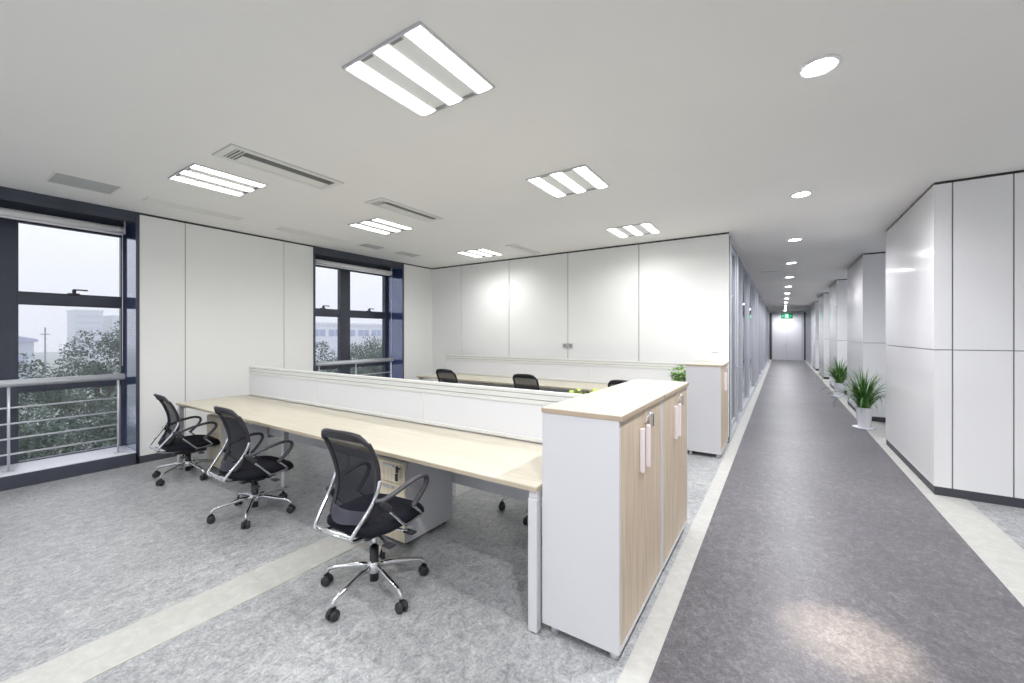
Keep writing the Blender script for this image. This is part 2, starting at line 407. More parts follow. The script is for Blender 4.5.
# corridor: wall blocks on the right
def block(n, y0, y1, x1, xs, label):
    b = MB()
    b.box(XR+.012, x1, y0+.012, y1-.012, 0, ZT, 'seam')
    hj = 1.38
    for z0, z1 in ((.085, hj-.004), (hj+.004, ZT)):
        b.box(XR, XR+.012, y0, y1, z0, z1, 'gloss')                # corridor side
        es = [XR]+xs+[x1]
        for a, c in zip(es, es[1:]):
            b.box(a+(.005 if a != XR else .012), c-(.005 if c != x1 else 0), y0, y0+.012, z0, z1, 'gloss')
            b.box(a+(.005 if a != XR else .012), c-(.005 if c != x1 else 0), y1-.012, y1, z0, z1, 'gloss')
    b.box(XR+.01, x1, y0+.01, y1-.01, ZT, ZC, 'gap')
    b.box(XR+.006, x1, y0+.006, y1-.006, 0, .085, 'skirting')
    return struct(['wall_right', 'wall_block_second', 'wall_block_third', 'wall_block_fourth', 'wall_block_fifth'][n], b, label, 'wall')
names = ['nearest', 'second', 'third', 'fourth', 'farthest']
for n in range(5):
    y0 = 5.46+4.06*n
    block(n, y0, y0+(2.16 if n == 0 else 2.1), XF if n == 0 else 2.5, [1.335, 1.715, 2.9, 4.0] if n == 0 else [], names[n]+' glossy white wall block on the right of the corridor')
rr = MB(); wq = 21
for n in range(5):
    y0 = 5.46+4.06*n; a, b = y0+2.25, y0+3.95
    if n == 4: b = y0+2.75
    rr.box(2.5, 2.65, y0+1.5, a, 0, ZC, 'wall').box(2.5, 2.65, a, b, 0, .5, 'wall').box(2.5, 2.65, a, b, 2.7, ZC, 'wall').box(2.5, 2.65, b, y0+5.56, 0, ZC, 'wall')
    o = struct('window_%d' % wq, MB().box(2.54, 2.60, a, a+.05, .5, 2.7, 'navy').box(2.54, 2.60, b-.05, b, .5, 2.7, 'navy').box(2.54, 2.60, a+.05, b-.05, .5, .55, 'navy').box(2.54, 2.60, a+.05, b-.05, 2.65, 2.7, 'navy'), 'added daylight window in the %s recess between the wall blocks' % names[n], 'window'); wq += 1  # hidden windows added to bring cool daylight into the corridor
    MB().box(2.565, 2.573, a+.05, b-.05, .55, 2.65, 'glass').build('window_pane', o)
rr.box(2.5, 2.65, 27.1, YE, 0, ZC, 'wall')
struct('wall_recess', rr, 'white wall at the back of the recesses between the blocks', 'wall')
# glazed right end of the corridor
ge = MB(); ge.box(XR, XR+.1, 24.6, YE, ZT-.05, ZC, 'alu').box(XR, XR+.1, 24.6, YE, 0, .08, 'alu')
for y in (24.6, 25.6, 27.0, 28.4, 29.8): ge.box(XR-.004, XR+.1, y, y+.12, .08, ZT-.05, 'alu')
ge.box(XR, 2.5, 24.45, 24.6, 0, ZC, 'gloss')
struct('wall_corridor_right', ge, 'silver framed glazing at the far right of the corridor', 'glass wall')
for a, b in ((24.72, 25.6), (25.72, 27.0), (27.12, 28.4), (28.52, 29.8)):
    struct('window_%d' % wn, MB().box(XR+.04, XR+.05, a, b, .08, ZT-.05, 'office_glass'), 'glass pane at the far right end of the corridor, %s' % {24.72: 'nearest', 25.72: 'second', 27.12: 'third', 28.52: 'last'}[a], 'glass pane'); wn += 1
# end wall and its double door
ew = MB(); ew.box(-4.2, -.46, YE, YE+.15, 0, ZC, 'alu').box(1.0, 2.6, YE, YE+.15, 0, ZC, 'alu').box(-.46, 1.0, YE, YE+.15, 2.86, ZC, 'alu')
ew.box(-.62, 1.21, YE-.02, YE, 2.88, 2.93, 'wall').box(1.12, 1.2, YE-.03, YE, 0, 2.86, 'skirting').box(-.62, -.50, YE-.03, YE, 0, 2.86, 'skirting')
struct('wall_end', ew, 'grey framed end wall of the corridor', 'wall')
de = MB(); de.box(-.46, .27, YE+.02, YE+.07, 0, 2.37, 'dooredge', .004).box(.275, 1.0, YE+.02, YE+.07, 0, 2.37, 'dooredge', .004).box(-.46, 1.0, YE+.02, YE+.07, 2.38, 2.86, 'dooredge', .004).box(-.46, 1.0, YE+.07, YE+.15, 0, 2.86, 'seam')
do = struct('door_%d' % dn, de, 'white double door at the far end of the corridor', 'door')
h = MB(); h.box(.19, .24, YE, YE+.02, .78, 1.0, 'steel', .004); h.tube([(.215, YE, .9), (.215, YE-.05, .9), (.09, YE-.05, .9)], .013, 'steel', 8); h.build('door_handle', do)
MB().box(.05, .33, YE, YE+.02, 2.25, 2.30, 'steel', .004).build('door_closer', do)

# ------------------------------------------------------------------ ceiling fittings
P_TUBE, P_DOWN = 16.5, 114
def ceiling_light(x, y, label):
    t = thing('ceiling_light', label, 'ceiling light', (x, y, ZC), 0, 'square three tube ceiling lights')
    s = .298; f = MB()
    f.box(-s, s, -s, -s+.012, -.012, 0, 'alu', .002).box(-s, s, s-.012, s, -.012, 0, 'alu', .002).box(-s, -s+.010, -s+.012, s-.012, -.012, 0, 'alu_white', .002).box(s-.010, s, -s+.012, s-.012, -.012, 0, 'alu_white', .002)
    f.build('frame', t)
    MB().box(-s+.010, s-.010, -s+.012, s-.012, -.004, 0, 'reflector').build('reflector', t)
    for cx in (-.225, 0, .228):
        k = MB(); w = .049
        k.prism([(cx-w, -.004), (cx+w, -.004), (cx+w, -.010), (cx+w*.6, -.015), (cx-w*.6, -.015), (cx-w, -.010)], 'y', -s+.014, s-.014, 'tube')
        k.build('tube', t)
    for cx in (-.1125, .114):
        for sy in (-1, 1):
            MB().box(cx-.04, cx+.04, min(sy*(s-.03), sy*(s-.013)), max(sy*(s-.03), sy*(s-.013)), -.011, -.004, 'groove').build('end_clip', t)
    return t
L1 = ceiling_light(-1.69, 1.645, 'large square three tube ceiling light, nearest of all the panels, above the front desk')
for x, y, lab in [(-1.69, 3.55, 'square three tube ceiling light, middle one of the right row of panels'),
                  (-1.71, 5.66, 'square three tube ceiling light, farthest of the right row, close to the back wall'),
                  (-4.43, 1.71, 'square three tube ceiling light, nearest of the left row, beside the long air vent'),
                  (-4.46, 3.61, 'square three tube ceiling light, middle one of the left row of panels'),
                  (-4.46, 5.75, 'square three tube ceiling light, farthest of the left row, in the back corner'),
                  (-1.69, -.3, 'square three tube ceiling light behind the camera, right row'),
                  (-4.43, -.3, 'square three tube ceiling light behind the camera, left row'),
                  (-1.69, -2.3, 'square three tube ceiling light farthest behind the camera, right row'),
                  (-4.43, -2.3, 'square three tube ceiling light farthest behind the camera, left row'),
                  (-2.35, 9.9, 'added square three tube fill light in the first room behind the corridor glass'),  # room lamps from here on added to brighten the corridor through the glass
                  (-2.35, 16.6, 'added square three tube fill light in the second room behind the corridor glass'),
                  (-2.35, 23.3, 'added square three tube fill light in the third room behind the corridor glass'),
                  (-2.35, 28.0, 'added square three tube fill light in the last room behind the corridor glass'),
                  (1.85, 27.0, 'added square three tube fill light behind the far right glazing'),  # added lamp, brightens the far end of the corridor
                  (3.2, -.3, 'square three tube ceiling light right of the camera'),
                  (3.2, 2.4, 'square three tube ceiling light before the nearest wall block')]:
    copy_thing(L1, (x, y, ZC), 0, lab)

ordw = ['nearest', 'second', 'third', 'fourth', 'fifth', 'sixth', 'seventh', 'eighth', 'ninth', 'tenth', 'eleventh', 'farthest']
def downlight(y, label):
    t = thing('downlight', label, 'downlight', (.17, y, ZC), 0, 'round corridor downlights')
    MB().lathe([(.098, 0), (.098, -.006), (.088, -.010), (.076, -.008), (.076, 0)], 'lampring', 32).build('trim_ring', t)
    MB().lathe([(.074, -.001), (.074, -.005), (.05, -.0085), (.01, -.0095)], 'lamp', 32).build('lens', t)
    return t
D1 = downlight(2.76, 'round recessed downlight in the corridor ceiling, nearest and brightest of the row')
for k in range(1, 12):
    copy_thing(D1, (.17, 2.76+2.4*k, ZC), 0, 'round recessed downlight in the corridor ceiling, %s of the row from the camera' % ordw[k])
copy_thing(D1, (.17, .36, ZC), 0, 'round recessed downlight overhead just out of view')
copy_thing(D1, (.17, -2.04, ZC), 0, 'round recessed downlight behind the camera')

def lamp(name, loc, power, angle, col, blend, rad):
    l = bpy.data.lights.new(name, 'SPOT'); l.energy = power; l.spot_size = R(angle); l.spot_blend = blend; l.color = col; l.shadow_soft_size = rad
    o = bpy.data.objects.new(name, l); C.objects.link(o); o.location = loc; return o
for o in [q for q in C.objects if q.get('category') == 'ceiling light']:
    for cx in (-.225, 0, .228):
        lamp('tube_light', (o.location.x+cx, o.location.y, ZC-.035), P_TUBE, 165, (1, .992, .98), .9, .03)
for o in [q for q in C.objects if q.get('category') == 'downlight']:
    lamp('downlight_light', (o.location.x, o.location.y, ZC-.03), P_DOWN, 168, (.97, .97, 1), .8, .04)

def air_vent(x, y, w, l, label):
    t = thing('ceiling_vent', label, 'air vent', (x, y, ZC), 0, 'slotted ceiling air vents')
    a, b = w/2, l/2; f = MB()
    f.box(-a, a, -b, -b+.05, -.012, 0, 'vent', .002).box(-a, a, b-.05, b, -.012, 0, 'vent', .002).box(-a, -a+.045, -b+.05, b-.05, -.012, 0, 'vent', .002).box(a-.045, a, -b+.05, b-.05, -.012, 0, 'vent', .002)
    e = .006
    f.box(-a-e, a+e, -b-e, -b, -.004, 0, 'ventline').box(-a-e, a+e, b, b+e, -.004, 0, 'ventline').box(-a-e, -a, -b, b, -.004, 0, 'ventline').box(a, a+e, -b, b, -.004, 0, 'ventline')
    f.build('frame', t)
    MB().box(-a+.045, a-.045, -b+.05, b-.05, -.003, 0, 'ventdark').build('backing', t)  # flat dark plate, paints the shaded depth of an uncut slot
    MB().box(-a+.05, .02, -b+.14, b-.055, -.010, -.003, 'vent', .002).build('blade', t)
    s = MB(); n = 3
    for q in range(n):
        xx = .03+(a-.08)*q/n
        s.box(xx, xx+.010, -b+.10, b-.055, -.011, -.003, 'groove')
    for q in range(3): s.box(-a+.055, a-.055, -b+.062+q*.026, -b+.070+q*.026, -.011, -.003, 'vent')
    s.build('slat', t)
air_vent(-3.65, 1.905, .33, .95, 'long slotted ceiling vent, nearest of the vents, beside the left light row')
air_vent(-3.66, 3.32, .28, .93, 'long slotted ceiling vent, second from the camera, between the light rows')
air_vent(-3.65, 5.90, .18, .80, 'long slotted ceiling vent nearest the back wall')
def grille(x0, x1, y0, y1, label, m='ventgrey', lines='y'):
    t = thing('ceiling_grille', label, 'ceiling grille', ((x0+x1)/2, (y0+y1)/2, ZC), 0, 'flat grey ceiling grilles')
    a, b = (x1-x0)/2, (y1-y0)/2; f = MB()
    f.box(-a, a, -b, -b+.012, -.006, 0, 'vent').box(-a, a, b-.012, b, -.006, 0, 'vent').box(-a, -a+.012, -b+.012, b-.012, -.006, 0, 'vent').box(a-.012, a, -b+.012, b-.012, -.006, 0, 'vent')
    f.build('frame', t)
    s = MB(); s.box(-a+.012, a-.012, -b+.012, b-.012, -.002, 0, m)
    n = max(4, int(2*a/.035))
    for q in range(n):
        xx = -a+.02+(2*a-.04)*q/n; s.box(xx, xx+.008, -b+.012, b-.012, -.005, -.002, m)
    s.build('grille_face', t)
grille(-5.78, -5.38, .81, 1.26, 'square grey perforated ceiling grille, nearest the large left window')
grille(-5.75, -5.57, 1.50, 2.42, 'long faint ceiling grille over the left wall panels', 'vent')
grille(-5.78, -5.58, 2.90, 3.90, 'long faint ceiling grille beside the smaller window', 'vent')
grille(-5.72, -5.47, 4.14, 4.53, 'grey ceiling grille before the four pane window, nearer of two')
grille(-5.73, -5.47, 4.88, 5.34, 'grey ceiling grille before the four pane window, farther of two')
grille(-.42, -.02, 10.9, 11.1, 'small grey slot grille in the corridor ceiling beside the glass wall')

# exit sign at the end of the corridor
t = thing('exit_sign', 'green lit running person exit sign over the far double door', 'sign', (.27, YE-.022, 2.53), 0)
MB().box(-.29, .29, -.02, .02, 0, .30, 'signgreen', .006).build('housing', t)
MB().box(-.10, .10, -.024, -.02, .02, .28, 'signlit').build('lit_panel', t)
k = MB(); y0, y1 = -.028, -.024
k.lathe([(.022, -.002), (.022, .002)], 'signwhite', 12)
bmesh.ops.transform(k.bm, matrix=Matrix.Translation((.02, -.026, .24)) @ Matrix.Rotation(PI/2, 4, 'X'), verts=k.bm.verts)
for P in ([(-.03, .21), (.03, .215), (.02, .13), (-.03, .13)], [(-.03, .13), (0, .13), (-.05, .05), (-.075, .06)], [(-.005, .135), (.02, .13), (.055, .085), (.035, .07)], [(.035, .075), (.055, .085), (.05, .03), (.03, .03)],
          [(.03, .21), (.03, .19), (.08, .15), (.085, .165)], [(-.03, .21), (-.03, .19), (-.075, .17), (-.075, .185)]):
    k.prism(P, 'y', y0, y1, 'signwhite')
k.build('pictogram', t)
for sg in (-1, 1):
    k = MB(); k.prism([(sg*.26, .15), (sg*.21, .20), (sg*.21, .165), (sg*.15, .165), (sg*.15, .135), (sg*.21, .135), (sg*.21, .10)], 'y', -.024, -.02, 'signlit')
    k.build('arrow', t)

# wall sockets and switch
for x, lab in ((-3.165, 'small grey wall socket on the back wall, left one of the pair'), (-3.055, 'small grey wall socket on the back wall, right one of the pair')):
    o = thing('wall_socket', lab, 'socket', (x, YB, 1.335), 0, 'paired wall sockets')
    MB().box(-.043, .043, -.012, 0, -.043, .043, 'alu', .003).build('plate', o)
    MB().box(-.028, .028, -.015, -.012, -.028, .028, 'groove', .001).build('socket_face', o)
o = thing('light_switch', 'white square light switch on the back wall above the far cabinet', 'switch', (-.80, YB, 1.32))
MB().box(-.05, .05, -.010, 0, -.05, .05, 'vent', .003).build('plate', o)
MB().box(-.036, -.002, -.014, -.010, -.036, .036, 'lampring', .002).box(.002, .036, -.014, -.010, -.036, .036, 'lampring', .002).build('rocker', o)

# ------------------------------------------------------------------ desks
def partition(loc, L, seams, label):
    """top of desk at local z 0"""
    t = thing('desk_partition', label, 'partition', loc, 0, 'low desk partitions')
    es = [0]+seams+[L]
    for a, b in zip(es, es[1:]):
        MB().box(a+.012, b-.012, -.016, .016, .035, .275, 'screen').build('panel', t)
    for z0, z1 in ((.275, .305), (.31, .345), (.35, .372)):
        MB().box(0, L, -.022, .022, z0, z1, 'alu_white', .002).build('rail', t)
    MB().box(.002, L-.002, -.017, .017, .275, .368, 'groove').build('rail_core', t)
    for x in es:
        a = max(0, x-.012); b = min(L, x+.012)
        MB().box(a, b, -.02, .02, .0, .275, 'alu_white', .002).build('upright', t)
    MB().box(0, L, -.024, .024, .008, .036, 'alu_white', .002).build('bottom_rail', t)

X0, X1 = -5.76, -1.035
t = thing('double_desk', 'long front desk with birch top and white legs, facing pairs of seats', 'desk', (X0, 1.80, 0))
Ld = X1-X0
mods = [-4.15-X0, -2.59-X0]
def tabletop(par, y0, y1, z=.75, L=Ld):
    o = MB().box(0, L, y0, y1, z-.025, z, 'birch', .002).build('tabletop', par)
    MB().box(.0, L, y0-.003, y0+.001, z-.025, z-.004, 'desk_edge').box(.0, L, y1-.001, y1+.003, z-.025, z-.004, 'desk_edge').box(L-.001, L+.002, y0, y1, z-.025, z-.004, 'desk_edge').build('edge_band', o)
    return o
tabletop(t, 0, .725); tabletop(t, .775, 1.50)
def leg(par, x, y, w=.05, d=.05, z=.725):
    MB().box(x-w/2, x+w/2, y-d/2, y+d/2, .006, z-.04, 'white', .004).cyl((x, y), .02, .02, 0, .008, 'black').build('leg', par)
for x in (.045, Ld-.027):
    for y in (.027, 1.473): leg(t, x, y, .052, .05)
    MB().box(x-.025, x+.025, .01, 1.49, .685, .725, 'white', .003).build('crossbeam', t)
for x in mods:
    for y in (.38, 1.12): leg(t, x, y, .05, .05)
    MB().box(x-.02, x+.02, .06, 1.44, .685, .725, 'white', .003).build('crossbeam', t)
MB().box(.02, Ld-.02, .74, .76, .31, .75, 'white').build('modesty_panel', t)
for a, b in ((.12, mods[0]-.1), (mods[0]+.1, mods[1]-.1), (mods[1]+.1, Ld-.12)):
    MB().box(a, b, .58, .585, .585, .69, 'white').box(a, b, .585, .72, .585, .59, 'white').build('cable_tray', t)
partition((-5.68, 2.55, .75), 4.64, [-4.15+5.68, -2.585+5.68], 'white low desk partition along the front desk')

t = thing('wall_desk', 'long birch topped desk with white legs along the back wall', 'desk', (X0, 5.48, 0))
tabletop(t, 0, .72)
for x in (.045, Ld-.045):
    for y in (.035, .685): leg(t, x, y)
    MB().box(x-.025, x+.025, .01, .71, .685, .725, 'white', .003).build('crossbeam', t)
for x in mods:
    for y in (.14, .62): leg(t, x, y)
    MB().box(x-.02, x+.02, .06, .70, .685, .725, 'white', .003).build('crossbeam', t)
MB().box(.02, Ld-.02, .68, .70, .31, .725, 'white').build('modesty_panel', t)
partition((-5.68, 6.23, .75), 4.64, [-4.15+5.68, -2.585+5.68], 'white low desk partition behind the desk at the back wall')

def pedestal(x0, x1, y0, y1, label, keys=True):
    t = thing('drawer_unit', label, 'drawer unit', (x0, y0, 0), 0, 'under desk drawer units')
    w, d = x1-x0, y1-y0
    MB().box(0, w, .018, d, .03, .60, 'white', .003).build('body', t)
    for z0, z1 in ((.035, .28), (.285, .44), (.445, .595)):
        dr = MB().box(.004, w-.004, 0, .018, z0, z1, 'cream', .003).build('drawer', t)
        MB().box(w/2-.06, w/2+.06, -.012, -.002, z1-.035, z1-.02, 'alu', .003).box(w/2-.058, w/2-.050, -.012, .0, z1-.033, z1-.022, 'alu').box(w/2+.05, w/2+.058, -.012, 0, z1-.033, z1-.022, 'alu').build('drawer_handle', dr)
    for x in (.05, w-.05):
        for y in (.07, d-.05):
            MB().cyl((x, y), .018, .018, 0, .03, 'black', 14).build('foot', t)
    if keys:
        k = MB(); k.tube([(w-.05, 0, .56), (w-.05, -.025, .56)], .006, 'black', 8); k.box(w-.062, w-.038, -.035, -.025, .535, .585, 'black', .004).box(w-.07, w-.045, -.033, -.022, .475, .53, 'black', .004)
        k.build('key', t)
pedestal(-2.58, -2.24, 2.02, 2.52, 'white drawer unit with cream drawers behind the nearest chair')
pedestal(-5.55, -5.19, 2.02, 2.52, 'white drawer unit with cream drawers between the two farther front chairs', False)

# ------------------------------------------------------------------ storage cabinets
def cabinet(loc, label):
    """local: x depth 0..-.42 (doors on +x side), y 0..W"""
    W, D, H = .805, .402, 1.125
    t = thing('storage_cabinet', label, 'cabinet', loc, 0, 'white storage cabinets with oak doors')
    b = MB()
    b.box(-D, 0, 0, .022, .05, H, 'white', .002).box(-D, 0, W-.022, W, .05, H, 'white', .002).box(-D, -D+.015, .022, W-.022, .05, H, 'white').box(-D, 0, .022, W-.022, .05, .072, 'white', .002).box(-D+.015, -.02, .022, W-.022, H-.02, H, 'white')
    b.build('body', t)
    tp = MB().box(-D-.005, .012, 0, W, H, H+.025, 'birch_y', .002).build('top', t)
    MB().box(.010, .014, .001, W-.001, H+.001, H+.021, 'edge').box(-D-.003, .010, -.003, .001, H+.001, H+.021, 'edge').build('edge_band', tp)
    mid = .392
    for a, c, hy, sg in ((.025, mid-.002, mid-.055, 1), (mid+.002, W-.025, mid+.055, -1)):
        d = MB().box(-.018, .0, a, c, .076, H-.003, 'oak', .002).build('door', t)
        MB().box(0, .022, hy-.014, hy+.014, .80, 1.03, 'handle', .005).build('handle', d)
    k = MB(); k.tube([(0, mid+.10, 1.085), (.018, mid+.10, 1.085)], .008, 'steel', 10); k.tube([(.018, mid-.01, 1.05), (.02, mid+.0, 1.088), (.022, mid+.10, 1.088)], .003, 'steel', 6, 1); k.box(.016, .024, mid+.10, mid+.13, 1.01, 1.085, 'black', .003)
    k.build('key', t)
    for x in (-D+.05, -.04):
        for y in (.05, W-.05):
            MB().cyl((x, y), .022, .018, 0, .05, 'white', 16).build('foot', t)
    return t
C1 = cabinet((XG-.0, 1.835, 0), 'tall white storage cabinet with oak doors, nearest the camera at the desk end')
copy_thing(C1, (XG, 2.655, 0), 0, 'tall white storage cabinet with oak doors, behind the nearest one')
copy_thing(C1, (XG, 5.60, 0), 0, 'white storage cabinet standing alone against the back wall corner')

# ------------------------------------------------------------------ office chairs
def back_profile(t):
    P = [(0, -.285, .475), (.07, -.264, .51), (.14, -.243, .545), (.22, -.224, .585), (.30, -.211, .625), (.36, -.206, .655), (.42, -.204, .685), (.51, -.208, .73), (.6, -.217, .775), (.7, -.233, .825), (.8, -.254, .875), (.9, -.280, .925), (1.0, -.309, .978)]
    for (a, y0, z0), (b, y1, z1) in zip(P, P[1:]):
        if t <= b+1e-6:
            u = (t-a)/(b-a); u2 = u
            return y0+(y1-y0)*u2, z0+(z1-z0)*u2
    return P[-1][1:]
def back_w(t):
    w = .150+.052*min(1, t/.65)**.75
    if t > .86: w -= .045*((t-.86)/.14)**2.2
    if t < .08: w -= .022*((.08-t)/.08)**2
    return w
def back_pt(u, t):
    y, z = back_profile(t); w = back_w(t)*.90; y += .042
    if t > .9: z -= .016*abs(u)**3
    return Vector((u*w, y+.045*u*u*(1-.3*t), z))
def sheet(f, nu, nv, m, thick, u0=-1, u1=1, t0=0, t1=1):
    k = MB(); i = k.mi(m)
    A = [[k.bm.verts.new(f(u0+(u1-u0)*a/nu, t0+(t1-t0)*b/nv)) for a in range(nu+1)] for b in range(nv+1)]
    for b in range(nv):
        for a in range(nu):
            q = k.bm.faces.new((A[b][a], A[b][a+1], A[b+1][a+1], A[b+1][a])); q.smooth = True; q.material_index = i
    if thick: bmesh.ops.solidify(k.bm, geom=k.bm.faces[:], thickness=thick)
    return k
CH = {}
def chair_meshes():
    CH['back_mesh'] = sheet(back_pt, 14, 22, 'mesh', 0, -.95, .95, .03, .97).mesh('back_mesh')
    k = MB()
    loop = [back_pt(-1, t/24) for t in range(25)]+[back_pt(u/8, 1) for u in range(-7, 8)]+[back_pt(1, t/24) for t in range(24, -1, -1)]
    k.tube(loop, .0135, 'black', 10)
    CH['back_frame'] = k.mesh('back_frame')
    CH['top_band'] = sheet(lambda u, t: back_pt(u, t)+Vector((0, -.004, 0)), 14, 4, 'charcoal', .014, -.97, .97, .915, .995).mesh('top_band')
    CH['lumbar_band'] = sheet(lambda u, t: back_pt(u, t)+Vector((0, -.008, 0)), 14, 4, 'lumbar', .016, -1, 1, 0, .13).mesh('lumbar_band')
    # seat
    k = MB(); i = k.mi('fabric'); n = 36; rings = []
    def ring(s, z, dz):
        out = []
        for q in range(n):
            a = 2*PI*q/n; ca, sa = math.cos(a), math.sin(a); e = 2/4.2
            x = .228*s*math.copysign(abs(ca)**e, ca); y = .242*s*math.copysign(abs(sa)**e, sa)+.02
            fz = z-dz*max(0, (y-.06)/.2)**2*.030
            out.append(k.bm.verts.new((x*(1-.05*(y < -.1)), y, fz)))
        return out
    for s, z, dz in ((.80, .395, .3), (.93, .402, .6), (1.0, .425, .9), (.99, .450, 1), (.93, .468, 1), (.80, .476, 1), (.5, .474, 1), (.2, .471, 1)): rings.append(ring(s, z, dz))
    for a, b in zip(rings, rings[1:]):
        for q in range(n):
            f = k.bm.faces.new((a[q], a[(q+1) % n], b[(q+1) % n], b[q])); f.smooth = True; f.material_index = i
    k.bm.faces.new(rings[0][::-1]); f = k.bm.faces.new(rings[-1]); f.smooth = True
    CH['seat'] = k.mesh('seat')
    for s in (-1, 1):
        k = MB(); k.tube([(s*.180, -.123, .70), (s*.184, -.137, .655), (s*.181, -.172, .59), (s*.167, -.230, .52), (s*.152, -.282, .455), (s*.142, -.292, .425), (s*.130, -.24, .405), (s*.11, -.12, .388), (s*.09, .0, .383)], .0105, 'chrome', 10, 2)
        CH['back_rod', s] = k.mesh('back_rod')
        k = MB(); r = [.015]*9
        k.tube([(s*.186, -.165, .605), (s*.216, -.140, .600), (s*.242, -.08, .625), (s*.249, .03, .655), (s*.252, .12, .668), (s*.252, .178, .652), (s*.248, .184, .610), (s*.241, .135, .552), (s*.235, .075, .500)], .0165, 'charcoal', 10, 2, .75)
        k.tube([(s*.212, -.150, .598), (s*.222, -.125, .570), (s*.229, -.100, .540)], .020, 'black', 10, 1)
        CH['armrest', s] = k.mesh('armrest')
        k = MB(); k.tube([(s*.230, -.115, .548), (s*.232, .0, .425), (s*.232, .03, .408), (s*.232, .15, .422), (s*.233, .155, .430), (s*.235, .08, .502)], .0085, 'chrome', 8, 1)
        k.tube([(s*.232, .04, .410), (s*.16, .03, .392), (s*.09, .02, .387)], .0085, 'chrome', 8)
        CH['arm_strut', s] = k.mesh('arm_strut')
    k = MB(); k.tube([(-.150, -.282, .447), (0, -.296, .447), (.150, -.282, .447)], .009, 'chrome', 8, 1); k.tube([(-.137, -.262, .414), (0, -.270, .412), (.137, -.262, .414)], .008, 'chrome', 8, 1)
    CH['rear_bar'] = k.mesh('rear_bar')
    k = MB(); k.box(-.10, .10, -.14, .13, .345, .395, 'black', .012).box(-.06, .06, -.06, .06, .325, .35, 'black', .008)
    k.tube([(.09, .03, .365), (.22, .05, .36)], .007, 'chrome', 8); k.box(.20, .27, .03, .075, .352, .364, 'charcoal', .004)
    k.tube([(.09, -.06, .36), (.20, -.09, .345)], .007, 'black', 8); k.box(.19, .25, -.12, -.07, .335, .348, 'charcoal', .004)
    CH['tilt_mechanism'] = k.mesh('tilt_mechanism')
    CH['gas_lift'] = MB().cyl((0, 0), .026, .026, .055, .255, 'black', 20).cyl((0, 0), .016, .016, .255, .335, 'chrome', 16).mesh('gas_lift')
    CH['hub'] = MB().lathe([(.030, .105), (.044, .112), (.046, .150), (.034, .172), (.028, .176)], 'chrome', 22).mesh('hub')
    k = MB(); k.tube([(.035, 0, .142), (.10, 0, .140), (.255, 0, .112), (.285, 0, .104), (.300, 0, .088), (.302, 0, .062)], [.017, .016, .013, .0125, .012, .011], 'chrome', 10)
    CH['base_leg'] = k.mesh('base_leg')
    k = MB()
    for s in (-1, 1):
        k.lathe([(.010, -.011), (.025, -.011), (.029, -.006), (.029, .006), (.025, .011), (.010, .011)], 'black', 18)
    vs = list(k.bm.verts); h = len(vs)//2
    for vv, s in ((vs[:h], -1), (vs[h:], 1)):
        bmesh.ops.transform(k.bm, matrix=Matrix.Translation((.302, s*.0165, .029)) @ Matrix.Rotation(PI/2, 4, 'X'), verts=vv)
    k.tube([(.302, -.02, .032), (.302, .02, .032)], .010, 'black', 8); k.box(.282, .322, -.006, .006, .03, .064, 'black', .003)
    CH['caster'] = k.mesh('caster')
chair_meshes()
def office_chair(x, y, face, base, label, lift=0, group='black mesh office chairs'):
    t = thing('office_chair', label, 'office chair', (x, y, 0), R(face), group)
    bk = put('back_frame', CH['back_frame'], t)
    put('back_mesh', CH['back_mesh'], bk); put('top_band', CH['top_band'], bk); put('lumbar_band', CH['lumbar_band'], bk)
    put('seat', CH['seat'], t)
    for s in (-1, 1):
        put('back_rod', CH['back_rod', s], t)
        a = put('armrest', CH['armrest', s], t); o = put('arm_strut', CH['arm_strut', s], a); o['label'] = 'chrome arm strut'
    put('rear_bar', CH['rear_bar'], t)
    for o in list(t.children): o.location.z = lift
    put('tilt_mechanism', CH['tilt_mechanism'], t, (0, 0, lift)); put('gas_lift', CH['gas_lift'], t); put('hub', CH['hub'], t)
    for q in range(5):
        g = put('base_leg', CH['base_leg'], t, None, R(base+72*q-face))
        put('caster', CH['caster'], g)
    return t
office_chair(-2.04, 1.60, 4, 62, 'black mesh office chair on chrome base, nearest the camera at the front desk', .015)
office_chair(-3.76, 1.72, 0, 36, 'black mesh office chair on chrome base, middle of the three at the front desk', -.045)
office_chair(-5.36, 1.78, -4, 7, 'black mesh office chair on chrome base, beside the large left window', -.08)
office_chair(-4.43, 5.02, 3, 20, 'black mesh office chair at the back desk, leftmost of its three')
office_chair(-2.97, 5.02, 4, 50, 'black mesh office chair at the back desk, middle of its three')
office_chair(-1.57, 5.00, 0, 10, 'black mesh office chair at the back desk, mostly hidden behind the near cabinets')
office_chair(-1.78, 3.10, 180, 285, 'black mesh office chair seen under the front desktop, on its far side')

